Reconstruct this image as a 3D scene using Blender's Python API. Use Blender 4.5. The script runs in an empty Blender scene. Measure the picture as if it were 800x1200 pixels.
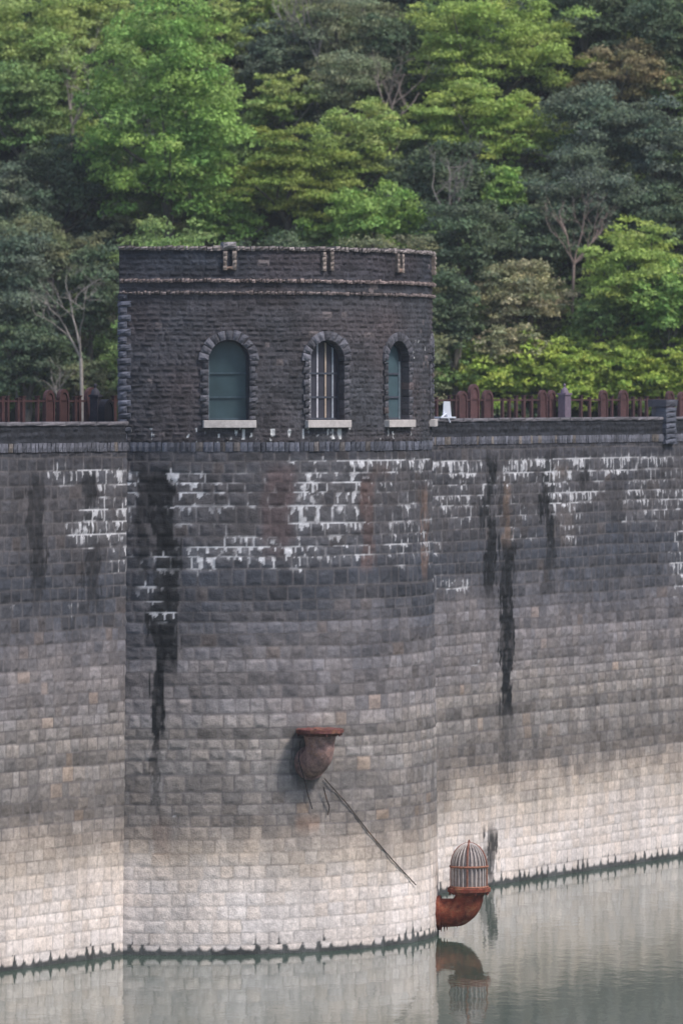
import bpy, math, random
import numpy as np

# ------------------------------------------------------------------ camera, light, exposure
F, YH, H = 7000.0, 462.0, 14.0          # focal length in px of the 800x1200 frame, horizon row, eye height over the water
S = bpy.context.scene
COL = S.collection
cam_d = bpy.data.cameras.new('camera'); cam = bpy.data.objects.new('camera', cam_d); COL.objects.link(cam)
cam_d.sensor_width = 36; cam_d.lens = F / 1200 * 36; cam_d.shift_y = -(600 - YH) / 1200
cam_d.clip_start = 1; cam_d.clip_end = 5000
cam.location = (0, 0, H); cam.rotation_euler = (math.pi / 2, 0, 0)
S.camera = cam
cam_d.dof.use_dof = True; cam_d.dof.focus_distance = 153; cam_d.dof.aperture_fstop = 1.1      # long lens, wood a touch soft
SUN_AZ, SUN_EL = math.radians(58), math.radians(54)
w = bpy.data.worlds.new('World'); S.world = w; w.use_nodes = True
nt = w.node_tree; sky = nt.nodes.new('ShaderNodeTexSky'); sky.sky_type = 'NISHITA'; sky.sun_disc = False
sky.sun_elevation = SUN_EL; sky.sun_rotation = math.pi - SUN_AZ
sky.air_density = 1.0; sky.dust_density = 2.0; sky.ozone_density = 1.2
nt.links.new(sky.outputs[0], nt.nodes['Background'].inputs[0]); nt.nodes['Background'].inputs[1].default_value = 0.13
sd = bpy.data.lights.new('sun', 'SUN'); sd.energy = 1.9; sd.angle = math.radians(12); sd.color = (1, .955, .91)
so = bpy.data.objects.new('sun', sd); COL.objects.link(so)
so.rotation_euler = (math.pi / 2 - SUN_EL, 0, SUN_AZ)
S.view_settings.view_transform = 'Standard'; S.view_settings.look = 'None'; S.view_settings.gamma = 1
S.view_settings.exposure = 0.80

# ------------------------------------------------------------------ helpers
rng = np.random.default_rng(11)
_T = rng.random((16, 256, 256)).astype(np.float32)
def vn(x, y, s=0):                       # smooth value noise 0..1
    T = _T[s % 16]; x = np.asarray(x, dtype=np.float64) + 17.3 * s; y = np.asarray(y, dtype=np.float64) + 9.1 * s
    xi = np.floor(x).astype(int); yi = np.floor(y).astype(int); fx = x - xi; fy = y - yi
    fx = fx * fx * (3 - 2 * fx); fy = fy * fy * (3 - 2 * fy)
    a = T[xi & 255, yi & 255]; b = T[(xi + 1) & 255, yi & 255]; c = T[xi & 255, (yi + 1) & 255]; d = T[(xi + 1) & 255, (yi + 1) & 255]
    return (a * (1 - fx) + b * fx) * (1 - fy) + (c * (1 - fx) + d * fx) * fy
def fbm(x, y, s=0, o=3):
    r = 0; a = .5; t = 0
    for k in range(o): r = r + a * vn(x * 2 ** k, y * 2 ** k, s + k); t += a; a *= .55
    return r / t
def ss(a, b, x): t = np.clip((x - a) / (b - a), 0, 1); return t * t * (3 - 2 * t)
def lin(c): c = np.asarray(c, float) / 255; return np.where(c < .04, c / 12.92, ((c + .055) / 1.055) ** 2.4)
def project(P): return 400 + F * P[..., 0] / P[..., 1], YH - F * (P[..., 2] - H) / P[..., 1]

def tag(o, label=None, cat=None, group=None, kind=None):
    if label: o['label'] = label
    if cat: o['category'] = cat
    if group: o['group'] = group
    if kind: o['kind'] = kind
    return o
def thing(name, loc, label, cat, group=None):
    o = bpy.data.objects.new(name, None); COL.objects.link(o); o.location = loc; o.empty_display_size = .3
    return tag(o, label, cat, group)
def mesh_np(name, V, Fq, col=None, mat=None, parent=None, smooth=True):
    V = np.asarray(V, np.float32).reshape(-1, 3); Fq = np.asarray(Fq, np.int32)
    me = bpy.data.meshes.new(name); n = Fq.shape[1]
    if parent is not None: V = V - np.array(world(parent), np.float32)
    me.vertices.add(len(V)); me.vertices.foreach_set('co', V.ravel())
    me.loops.add(Fq.size); me.loops.foreach_set('vertex_index', Fq.ravel())
    me.polygons.add(len(Fq)); me.polygons.foreach_set('loop_start', np.arange(0, Fq.size, n, dtype=np.int32))
    me.polygons.foreach_set('use_smooth', np.full(len(Fq), smooth))
    if col is not None:
        a = me.color_attributes.new('Col', 'FLOAT_COLOR', 'POINT')
        c4 = np.ones((len(V), 4), np.float32); c4[:, :3] = col.reshape(-1, 3); a.data.foreach_set('color', c4.ravel())
    me.update(calc_edges=True); me.validate()
    o = bpy.data.objects.new(name, me); COL.objects.link(o)
    if mat: me.materials.append(mat)
    if parent is not None: o.parent = parent
    return o
def world(o):
    p = np.zeros(3)
    while o is not None: p = p + np.array(o.location); o = o.parent
    return p
class MB:                                # collects polygons, becomes ONE mesh
    def __init__(s): s.v = []; s.f = []; s.c = []
    def add(s, vs, fs, col=(.5, .5, .5)):
        b = len(s.v); s.v += [tuple(map(float, p)) for p in vs]; s.f += [tuple(b + i for i in f) for f in fs]
        if len(np.shape(col)) == 1: s.c += [tuple(col)] * len(vs)
        else: s.c += [tuple(c) for c in col]
    def build(s, name, mat, parent=None, smooth=False):
        me = bpy.data.meshes.new(name); off = world(parent) if parent is not None else np.zeros(3)
        me.from_pydata([tuple(np.array(p) - off) for p in s.v], [], s.f)
        a = me.color_attributes.new('Col', 'FLOAT_COLOR', 'POINT')
        c4 = np.ones((len(s.v), 4), np.float32); c4[:, :3] = np.array(s.c); a.data.foreach_set('color', c4.ravel())
        if smooth:
            for p in me.polygons: p.use_smooth = True
        me.materials.append(mat); me.update()
        o = bpy.data.objects.new(name, me); COL.objects.link(o)
        if parent is not None: o.parent = parent
        return o
    def box(s, M, x0, x1, y0, y1, z0, z1, col=(.5, .5, .5)):      # M maps local to world
        vs = [M(x, y, z) for x in (x0, x1) for y in (y0, y1) for z in (z0, z1)]
        s.add(vs, [(0, 1, 3, 2), (4, 6, 7, 5), (0, 4, 5, 1), (2, 3, 7, 6), (0, 2, 6, 4), (1, 5, 7, 3)], col)
    def rock(s, M, u0, u1, v0, v1, d0, d1, col, bulge=.03, n=4, jit=.008):   # a dressed stone: rough front, plain sides
        R = random.random
        ju = [(R() - .5) * 2 * jit for _ in range(4)]
        vs = []; cs = []
        k = .75 + .5 * R(); cc = np.array(col) * k; tu = (R() - .5) * bulge; tv = (R() - .5) * bulge
        for i in range(n):
            for j in range(n):
                a, b = i / (n - 1), j / (n - 1); e = min(a, 1 - a, b, 1 - b)
                d = d1 + bulge * (min(e * 3, 1) - .5) + tu * (a - .5) + tv * (b - .5) + (R() - .5) * bulge * .5
                vs.append(M(u0 + (u1 - u0) * a + ju[0] * (1 - a) + ju[1] * a, v0 + (v1 - v0) * b + ju[2] * (1 - b) + ju[3] * b, d))
                cs.append(cc * (.85 + .3 * R()))
        fs = [(i * n + j, (i + 1) * n + j, (i + 1) * n + j + 1, i * n + j + 1) for i in range(n - 1) for j in range(n - 1)]
        ring = [i * n for i in range(n)] + [(n - 1) * n + j for j in range(1, n)] + [i * n + n - 1 for i in range(n - 2, -1, -1)] + [j for j in range(n - 2, 0, -1)]
        base = len(vs)
        for r in ring:
            i, j = divmod(r, n); a, b = i / (n - 1), j / (n - 1)
            vs.append(M(u0 + (u1 - u0) * a, v0 + (v1 - v0) * b, d0)); cs.append(cc * .8)
        m = len(ring); fs += [(ring[i], base + i, base + (i + 1) % m, ring[(i + 1) % m]) for i in range(m)]
        s.add(vs, fs, cs)
    def tube(s, pts, rad, n=8, col=(.5, .5, .5), cap=True, jit=0):
        pts = [np.array(p, float) for p in pts]; rad = rad if hasattr(rad, '__len__') else [rad] * len(pts)
        vs = []; up = None; cs = []
        for i, p in enumerate(pts):
            t = pts[min(i + 1, len(pts) - 1)] - pts[max(i - 1, 0)]; t /= np.linalg.norm(t) + 1e-9
            if up is None: up = np.array((0, 0, 1.)) if abs(t[2]) < .9 else np.array((1., 0, 0))
            a = np.cross(t, up); a /= np.linalg.norm(a) + 1e-9; b = np.cross(a, t); up = b
            for k in range(n):
                q = 2 * math.pi * k / n; r = rad[i] * (1 + jit * (random.random() - .5))
                vs.append(p + (a * math.cos(q) + b * math.sin(q)) * r)
                cs.append(np.array(col) * (1 + (.35 * (random.random() - .5) if jit else 0)))
        fs = [(i * n + k, i * n + (k + 1) % n, (i + 1) * n + (k + 1) % n, (i + 1) * n + k) for i in range(len(pts) - 1) for k in range(n)]
        if cap: fs += [tuple(range(n)), tuple(range(len(vs) - 1, len(vs) - 1 - n, -1))]
        s.add(vs, fs, cs)

# ------------------------------------------------------------------ materials
def mat(name, col=None, rough=.85, spec=.3, noise=None, bump=None, metal=0, transl=0, wetz=False):
    m = bpy.data.materials.new(name); m.use_nodes = True; t = m.node_tree; N, L = t.nodes, t.links
    p = N['Principled BSDF']; p.inputs['Roughness'].default_value = rough; p.inputs['Metallic'].default_value = metal
    p.inputs['Specular IOR Level'].default_value = spec
    tc = N.new('ShaderNodeTexCoord')
    if col is None: a = N.new('ShaderNodeAttribute'); a.attribute_name = 'Col'; src = a.outputs['Color']
    else: r = N.new('ShaderNodeRGB'); r.outputs[0].default_value = (*col, 1); src = r.outputs[0]
    if noise:
        for sc, lo, hi in noise:
            n = N.new('ShaderNodeTexNoise'); n.inputs['Scale'].default_value = sc; n.inputs['Detail'].default_value = 5; n.inputs['Roughness'].default_value = .65
            L.new(tc.outputs['Object'], n.inputs['Vector'])
            mr = N.new('ShaderNodeMapRange'); mr.inputs[1].default_value = .3; mr.inputs[2].default_value = .7; mr.inputs[3].default_value = lo; mr.inputs[4].default_value = hi
            L.new(n.outputs['Fac'], mr.inputs[0])
            v = N.new('ShaderNodeVectorMath'); v.operation = 'SCALE'; L.new(src, v.inputs[0]); L.new(mr.outputs[0], v.inputs['Scale']); src = v.outputs[0]
    L.new(src, p.inputs['Base Color'])
    if bump:
        n = N.new('ShaderNodeTexNoise'); n.inputs['Scale'].default_value = bump[0]; n.inputs['Detail'].default_value = 6; n.inputs['Roughness'].default_value = .7
        L.new(tc.outputs['Object'], n.inputs['Vector'])
        b = N.new('ShaderNodeBump'); b.inputs['Strength'].default_value = 1; b.inputs['Distance'].default_value = bump[1]
        L.new(n.outputs['Fac'], b.inputs['Height']); L.new(b.outputs[0], p.inputs['Normal'])
    if transl:
        tr = N.new('ShaderNodeBsdfTranslucent'); L.new(src, tr.inputs[0]); mx = N.new('ShaderNodeMixShader'); mx.inputs[0].default_value = transl
        L.new(p.outputs[0], mx.inputs[1]); L.new(tr.outputs[0], mx.inputs[2]); L.new(mx.outputs[0], N['Material Output'].inputs[0])
    return m
M_STONE = mat('rock_faced_stone', noise=[(9, .78, 1.22), (40, .85, 1.15)], bump=(22, .02), rough=.8)
M_RUBBLE = mat('dark_rubble_stone', noise=[(7, .75, 1.3), (30, .75, 1.3)], bump=(20, .03), rough=.8)
M_RUST = mat('rusty_iron', noise=[(6, .5, 1.45), (30, .7, 1.3)], bump=(18, .02), rough=.85)
def rust_patches(m):
    t = m.node_tree; N, L = t.nodes, t.links; p = N['Principled BSDF']; src = p.inputs['Base Color'].links[0].from_socket
    tc = [n for n in N if n.type == 'TEX_COORD'][0]; n = N.new('ShaderNodeTexNoise'); n.inputs['Scale'].default_value = 3.2; n.inputs['Detail'].default_value = 7; n.inputs['Roughness'].default_value = .75
    L.new(tc.outputs['Object'], n.inputs['Vector']); mr = N.new('ShaderNodeMapRange'); mr.inputs[1].default_value = .52; mr.inputs[2].default_value = .68; mr.inputs[4].default_value = .75; L.new(n.outputs['Fac'], mr.inputs[0])
    mx = N.new('ShaderNodeMix'); mx.data_type = 'RGBA'; L.new(mr.outputs[0], mx.inputs[0]); L.new(src, mx.inputs[6]); mx.inputs[7].default_value = (.30, .155, .075, 1); L.new(mx.outputs[2], p.inputs['Base Color'])
rust_patches(M_RUST)
M_PAINT = mat('painted_iron', noise=[(8, .7, 1.25)], bump=(25, .004), rough=.7)
M_GLASS = mat('window_glass', noise=[(1.5, .8, 1.2)], rough=.22, spec=.5)
M_LEAF = mat('foliage', rough=.6, spec=.25, transl=.33)
M_BARK = mat('bark', noise=[(5, .7, 1.3)], bump=(12, .02))
M_SOIL = mat('forest_floor', (.030, .034, .020), noise=[(.8, .6, 1.4), (6, .6, 1.4)], bump=(3, .1))
M_ROAD = mat('concrete_paving', (.2, .19, .18), noise=[(2, .8, 1.2)], bump=(20, .01))
M_BED = mat('lake_bed_mud', (.09, .09, .07), noise=[(1, .8, 1.2)])

# ------------------------------------------------------------------ plan of the dam
def gp(px, py): Y = F * H / (py - YH); return np.array(((px - 400) / F * Y, Y))
A0, A1 = gp(0, 1139), gp(145, 1119); dL = (A1 - A0) / np.linalg.norm(A1 - A0)
B0, B1 = gp(575, 1038), gp(800, 1003); dR = (B1 - B0) / np.linalg.norm(B1 - B0)
nrm = lambda d: np.array((d[1], -d[0]))                 # towards the water
nL, nR = nrm(dL), nrm(dR)
CX, CY = -4.07, 155.58
RB, RT, ZB, ZT = 6.60, 6.40, 0., 12.6
AX = math.radians(59.3)                                  # azimuth of the tower's axis
def Rz(z): return RB + (RT - RB) * (np.clip(z, -1, ZT) - ZB) / (ZT - ZB)
ARC0 = math.asin((A1[0] - CX) / RB)
Zc = 12.86                                               # crest road level
PAR_TOP = 13.26

# ------------------------------------------------------------------ terrain and water
def dam_side(X, Y):                                      # >0 behind the dam (downstream)
    k1 = -((X - A1[0]) * nL[0] + (Y - A1[1]) * nL[1]); k2 = -((X - B0[0]) * nR[0] + (Y - B0[1]) * nR[1])
    return np.where(Y < 158, k1, np.minimum(k2, np.maximum(k1, k2)))
def hill(X, Y):
    z = 8.5 + .80 * (Y - 207 + .10 * X)
    z = np.where(z < 5, 5 + (z - 5) * .1, z)
    top = 95 + 25 * vn(X / 160, Y / 160, 3)
    z = np.where(z > 30, 30 + (z - 30) * .75, z)
    return np.minimum(z, top)
def build_ground():
    xs = np.concatenate([np.linspace(-1500, -90, 30), np.linspace(-80, 80, 110), np.linspace(90, 1500, 30)])
    ys = np.concatenate([np.linspace(-600, 80, 20), np.linspace(90, 300, 150), np.linspace(310, 2500, 60)])
    X, Y = np.meshgrid(xs, ys, indexing='ij')
    z = hill(X, Y) + (fbm(X / 9, Y / 9, 5) - .5) * 1.6
    s = dam_side(X, Y)
    z = np.where(s < 2.5, -9 + 0 * z, z)                  # reservoir bed
    side = np.abs(X) - 95                                # wooded banks either side of the reservoir
    z = np.where((s < 2.5) & (side > 0), np.minimum(-9 + side * .6, 110), z)
    V = np.stack([X, Y, z], -1).reshape(-1, 3); n, m = X.shape
    i = np.arange(n - 1)[:, None] * m + np.arange(m - 1)[None]; Fq = np.stack([i, i + m, i + m + 1, i + 1], -1).reshape(-1, 4)
    o = mesh_np('ground', V, Fq, mat=M_SOIL); tag(o, kind='structure')
build_ground()
def build_water():
    m = bpy.data.materials.new('murky_green_water'); m.use_nodes = True; t = m.node_tree; N, L = t.nodes, t.links
    p = N['Principled BSDF']; p.inputs['Base Color'].default_value = (.046, .076, .056, 1); p.inputs['Roughness'].default_value = .045
    p.inputs['IOR'].default_value = 1.333
    tc = N.new('ShaderNodeTexCoord'); mp = N.new('ShaderNodeMapping'); mp.inputs['Scale'].default_value = (1.0, .45, 1)
    n = N.new('ShaderNodeTexNoise'); n.inputs['Scale'].default_value = 2.2; n.inputs['Detail'].default_value = 3
    n2 = N.new('ShaderNodeTexNoise'); n2.inputs['Scale'].default_value = .25; n2.inputs['Detail'].default_value = 2
    ad = N.new('ShaderNodeMath'); ad.operation = 'MULTIPLY_ADD'; ad.inputs[1].default_value = 2.0
    L.new(tc.outputs['Object'], mp.inputs[0]); L.new(mp.outputs[0], n.inputs['Vector']); L.new(mp.outputs[0], n2.inputs['Vector'])
    L.new(n2.outputs['Fac'], ad.inputs[0]); L.new(n.outputs['Fac'], ad.inputs[2])
    b = N.new('ShaderNodeBump'); b.inputs['Distance'].default_value = .006; b.inputs['Strength'].default_value = 1
    L.new(ad.outputs[0], b.inputs['Height']); L.new(b.outputs[0], p.inputs['Normal'])
    V = [(-1500, -600, 0), (1500, -600, 0), (1500, 206, 0), (-1500, 206, 0)]
    o = mesh_np('water', V, [(0, 1, 2, 3)], mat=m); tag(o, kind='structure')
build_water()

# ------------------------------------------------------------------ masonry relief and colour
def masonry(U, V, course=.318, w0=.26, w1=.54, joint=.020, seed=1, rough=.030, jitter=.0):
    Vw = V + (vn(0 * U + 3.3, V / (course * 2.6), seed) - .5) * course * .75 + (vn(U / 1.4, V / .7, seed + 2) - .5) * .04 + (vn(U / .35, V / .35, seed + 3) - .5) * jitter
    Uw = U + (vn(U / .5, V / .2, seed + 4) - .5) * .03 + (vn(U / .25, V / .25, seed + 5) - .5) * jitter
    row = np.floor(Vw / course).astype(int); lv = Vw - row * course
    r0 = row.min(); nr = row.max() - r0 + 1
    g = np.random.default_rng(seed * 77 + 5)
    du = np.zeros_like(U); sid = np.zeros_like(U); lu = np.zeros_like(U); wd = np.ones_like(U)
    umin, umax = U.min() - 2, U.max() + 2; rid = g.random(nr); rt = np.zeros_like(U)
    for r in range(nr):
        k = row == r + r0
        if not k.any(): continue
        b = umin + g.random() * .5 + np.cumsum(g.uniform(w0, w1, int((umax - umin) / w0) + 4)); b = np.concatenate([[umin - 1], b])
        u = Uw[k]; i = np.clip(np.searchsorted(b, u), 1, len(b) - 1)
        du[k] = np.minimum(u - b[i - 1], b[i] - u); lu[k] = (u - b[i - 1]) / (b[i] - b[i - 1]) - .5; wd[k] = b[i] - b[i - 1]
        sid[k] = g.random(len(b) + 1)[i]; rt[k] = rid[r]
    dv = np.minimum(lv, course - lv); d = np.minimum(du, dv) - joint / 2
    m = 1 - ss(-.004, .022, d)                            # 1 in the joints
    h = ss(0, .075, d); s2 = (sid * 7.31) % 1; s3 = (sid * 13.7) % 1; s4 = (sid * 29.3) % 1
    th = s4 * 6.283; fac = np.maximum(np.abs((lu + (s2 - .5) * .5) * np.cos(th) + (lvn := lv / course - .5) * np.sin(th)), .06)
    disp = h * (.55 - 1.1 * fac + .5 * s2 + (s3 - .5) * 1.5 * lu + (s4 - .5) * 1.3 * lvn) * rough + h * (fbm(U / .19, V / .14, seed + 6, 3) - .5) * rough * 1.7
    disp = disp + h * rough * .5 * (1 - ss(0, .3, lvn + .5))      # the belly of a rock face sits low
    masonry.du = du
    if course > .3: disp = disp * (.45 + .45 * ss(2.4, 5, V))
    return disp, m, sid, rt, course - lv, row
stopsZ = [-1, 1.2, 1.9, 2.5, 2.9, 3.4, 4.3, 5.4, 6.3, 7.4, 8.0, 8.8, 9.4, 10.2, 11, 12.2, 12.6]
stopsC = [(216, 204, 197), (215, 203, 195), (205, 192, 182), (186, 173, 161), (160, 148, 138), (126, 118, 112), (121, 115, 111), (131, 124, 119), (122, 116, 115),
          (112, 107, 108), (93, 90, 93), (68, 69, 75), (63, 65, 72), (69, 68, 72), (74, 71, 73), (66, 65, 69), (60, 59, 64)]
stopsC = np.array([lin(c) for c in stopsC])
def base_by_height(Z, U):
    Zw = Z + (fbm(U / 2.2, Z / 1.0, 9, 4) - .5) * (.9 + 1.3 * ss(5, 8, Z)) + (vn(U / .5, Z * .4, 4) - .5) * .5
    return np.stack([np.interp(Zw, stopsZ, stopsC[:, k]) for k in range(3)], -1)
# stains in the photo's pixels (x, half width, y0, y1, strength): weeping joints, black algae runs, a few painted shadows
BLACK = [(194, 17, 548, 800, .97), (200, 10, 545, 760, .9), (186, 9, 700, 890, .95), (184, 4, 850, 960, .55), (166, 8, 540, 690, .6), (44, 10, 555, 710, .68), (106, 8, 535, 640, .75), (108, 9, 620, 720, .62),
         (574, 8.5, 530, 705, .97), (594, 8, 630, 850, .98), (592, 5, 560, 680, .6), (592, 4, 840, 935, .35), (642, 8, 530, 655, .95), (642, 8, 620, 705, .45), (684, 4, 525, 590, .6),
         (430, 9, 548, 585, .7), (511, 2.5, 1015, 1055, .45), (574, 7, 966, 1045, .85), (566, 5, 985, 1045, .55), (240, 6, 545, 575, .5), (325, 14, 540, 570, .25), (410, 5, 545, 590, .4), (775, 5, 525, 560, .5),  # also paints a wall cavity's darkness and a shadow line at the tower edge
         (725, 10, 540, 700, .22), (20, 8, 560, 640, .2), (360, 366, 905, 925, .0), (356, 13, 868, 925, .6)]  # last entry paints the shadow cast beside the upper pipe stub
BROWN = [(430, 9, 560, 668, .75, (84, 66, 62)), (326, 20, 545, 655, .7, (82, 68, 68)), (497, 3.5, 570, 680, .45, (112, 86, 70)), (593, 5, 560, 640, .6, (110, 92, 80)), (660, 12, 585, 640, .22, (104, 90, 80)),
         (360, 14, 955, 975, .5, (150, 118, 98)), (655, 10, 545, 560, .4, (120, 100, 84)), (190, 12, 960, 1010, .35, (112, 88, 72)), (445, 14, 540, 560, .3, (110, 84, 68)), (250, 60, 985, 1008, .3, (165, 145, 125))]
# lime bloom along the joints (x0, x1, y0, y1, strength)
WHITE = [(120, 160, 548, 600, .95), (60, 122, 540, 572, .55), (88, 158, 592, 640, .85), (128, 160, 635, 672, .7), (160, 205, 645, 730, .55), (205, 265, 545, 660, .6), (220, 330, 628, 668, .95), (265, 345, 545, 600, .35),
         (340, 415, 535, 668, .85), (345, 500, 535, 556, .9), (415, 505, 556, 668, .48), (505, 560, 538, 556, .9), (515, 570, 560, 620, .5), (583, 700, 535, 562, .78), (640, 694, 572, 600, .85), (655, 692, 600, 645, .45),
         (585, 640, 560, 645, .4), (700, 800, 530, 556, .6), (520, 556, 678, 692, .95), (545, 560, 770, 785, .6), (580, 660, 556, 575, .6), (730, 800, 556, 620, .45), (790, 800, 550, 700, .9), (82, 88, 705, 728, 1),
         (15, 24, 708, 720, .8), (190, 200, 945, 962, .8), (205, 505, 505, 527, .35), (235, 300, 505, 524, .7), (505, 515, 560, 700, .5), (180, 196, 870, 880, .5), (0, 60, 550, 640, .12), (205, 500, 668, 690, .15)]
def paint(U, V, P, disp, m, sid, rt, below, row, seed):
    Z = P[..., 2]; px, py = project(P)
    c = base_by_height(Z, U)
    mid = ss(2.9, 4.4, Z) * (1 - ss(8.5, 10, Z)); low = 1 - ss(2.2, 3.3, Z)
    k = 1 + (sid - .5) * (.50 + .02 * mid - .38 * low) + (rt - .5) * (.10 + .62 * mid)  # row tone varies at random, widened mid-wall to paint the courses' shadow bands
    k *= .86 + .28 * vn(U / .22, V / 3.0, seed + 1); k *= .80 + .40 * fbm(U / 1.6, V / 1.1, seed + 7)
    c = c * k[..., None]
    tint = ((sid * 17.7) % 1 - .5)[..., None] * np.array((.05, 0, -.06)); c = c * (1 + tint)
    warm = (((sid * 41.1) % 1) > .965)[..., None] & (Z > 3)[..., None]; c = np.where(warm, c * np.array((1.16, 1.04, .93)), c)
    # mortar: darker than the bleached stones, a little paler than the dark ones
    jc = np.where((Z > 3.2)[..., None], c * .3 + lin((108, 102, 102)) * .55, c * .74)
    jc = jc * (.7 + .6 * vn(U / .3, V / .3, seed + 2))[..., None]
    c = c * (1 - m[..., None]) + jc * m[..., None]
    wob = (fbm(U / .16, V / .5, seed + 3, 4) - .5)
    for x, hw, y0, y1, s in BLACK:
        if s <= 0: continue
        f = 1 - ss(.74, 1.0, (vn(U / .055, V / 1.1, seed + 6) - .5) * .75 + (vn(U / .2, V / .12, seed + 1) - .5) * .3 + np.abs(px - x - wob * 14 - (vn(0 * px, V / .8, seed + 4) - .5) * 8) / (hw * (.55 + .75 * vn(U / .5, V / .7, seed + 2))))
        f = f * ss(y0 - 6, y0 + 16, py) * (1 - ss(y1 - 30, y1 + 12, py)) * min(1, s * 1.08) * (.80 + .20 * ss(.3, .5, vn(U / .12, V / .25, seed + 5)))
        c = c * (1 - f[..., None]) + np.array((.006, .0065, .0075)) * f[..., None]
    for x, hw, y0, y1, s, rgb in BROWN:
        f = (1 - ss(.6, 1.2, np.abs(px - x - wob * 16) / hw)) * ss(y0 - 8, y0 + 12, py) * (1 - ss(y1 - 12, y1 + 8, py)) * s
        c = c * (1 - f[..., None]) + lin(rgb) * f[..., None] * (.6 + .8 * sid[..., None])
    W = np.zeros_like(px)
    pxw = px + (fbm(U / .7, V / .4, seed + 9) - .5) * 34; pyw = py + (vn(U / .4, V / 2, seed + 8) - .5) * 22
    for x0, x1, y0, y1, s in WHITE:
        W = np.maximum(W, s * ss(x0 - 14, x0 + 9, pxw) * (1 - ss(x1 - 9, x1 + 14, pxw)) * ss(y0 - 3, y0 + 5, py) * (1 - ss(y1 - 10, y1 + 7, pyw)))
    W = W * np.clip(-.15 + 1.85 * fbm(U / .6, V / .4, seed + 6), 0, 1.1)
    along = ss(.44, .66, vn(U / .28, V / .16, seed + 8) + .28 * (W - .55))
    wj = m * along * ss(.12, .5, W)                          # lime in the joints
    n = vn(U / .075, row * 3.7, seed + 9); L = np.clip(n - .62, 0, 1) * 1.5 * W * (.4 + 1.2 * vn(U / .5, row * 2.1, seed + 10))
    wd = (below < L + .012) * ss(.25, .6, W) * (below > .0)     # drips below a joint
    pat = ss(.70, .78, fbm(U / .16, V / .26, seed + 11) + .2 * (W - .5)) * ss(.55, .95, W) * .8
    wt = np.clip(np.maximum(np.maximum(wj * (.30 + .75 * ss(.4, .7, vn(U / .35, V / .3, seed + 2))), wd * .9), pat), 0, .95)[..., None]
    wc = np.array((.64, .63, .65)) * (.65 + .45 * vn(U / .1, V / .1, seed + 12))[..., None]
    c = c * (1 - wt) + wc * wt
    haze = (ss(.15, .8, W) * .13)[..., None]; c = c * (1 - haze) + np.array((.30, .30, .32)) * haze
    # wet foot of the wall, creeping up in the joints
    wz = .12 + .15 * np.clip(1 - masonry.du / .10, 0, 1) * (.3 + 1.2 * rt * 0 + 2.2 * ss(.3, .9, vn(U / .23, 0 * U, seed + 5))) + .04 * m + .10 * (vn(U / .2, 0 * U, seed + 13) - .5)
    wet = 1 - ss(wz - .04, wz + .03, Z)
    c = c * (1 - wet[..., None]) + np.array((.072, .074, .072)) * (.6 + .7 * sid[..., None]) * wet[..., None]
    return np.clip(c, .004, .9)
def grid_faces(n, m): i = np.arange(n - 1)[:, None] * m + np.arange(m - 1)[None]; return np.stack([i, i + m, i + m + 1, i + 1], -1)
def wall_patch(us, vs, pos, nor, seed, uoff=0, **kw):
    U, V = np.meshgrid(us, vs, indexing='ij')
    disp, m, sid, rt, below, row = masonry(U + uoff, V, seed=seed, **kw)
    P = pos(U, V); Nn = nor(U, V); P = P + Nn * disp[..., None]
    return U, V, P, paint(U + uoff, V, P, disp, m, sid, rt, below, row, seed)

# ------------------------------------------------------------------ the dam
dam = thing('masonry_dam', (A1[0], A1[1], 0), 'long weathered grey masonry dam wall rising from the water with a bleached pale foot', 'dam')
def line_pos(o, d): return lambda U, V: np.stack([o[0] + d[0] * U, o[1] + d[1] * U, V], -1)
def line_nor(n): return lambda U, V: np.stack([n[0] + 0 * U, n[1] + 0 * U, 0 * U], -1)
Vs, Fs, Cs = [], [], []; nb = 0
for o, d, n, u0, u1, du, dz in ((A1, dL, nL, -10, .9, .036, .034), (A1, dL, nL, -60, -10, .15, .1), (B0, dR, nR, -7.5, 17, .045, .034), (B0, dR, nR, 17, 62, .15, .1)):
    us = np.linspace(u0, u1, int((u1 - u0) / du) + 1); vs = np.linspace(-.6, 12.56, int(13.2 / dz) + 1)
    U, V, P, c = wall_patch(us, vs, line_pos(o, d), line_nor(n), 1, uoff=0 if o is A1 else 41.7)
    Fs.append(grid_faces(*U.shape).reshape(-1, 4) + nb); Vs.append(P.reshape(-1, 3)); Cs.append(c.reshape(-1, 3)); nb += U.size
mesh_np('stone_face', np.concatenate(Vs), np.concatenate(Fs), np.concatenate(Cs), M_STONE, dam)
def LM(o, d, n): return lambda u, v, dd: (o[0] + d[0] * u + n[0] * dd, o[1] + d[1] * u + n[1] * dd, v)
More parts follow.
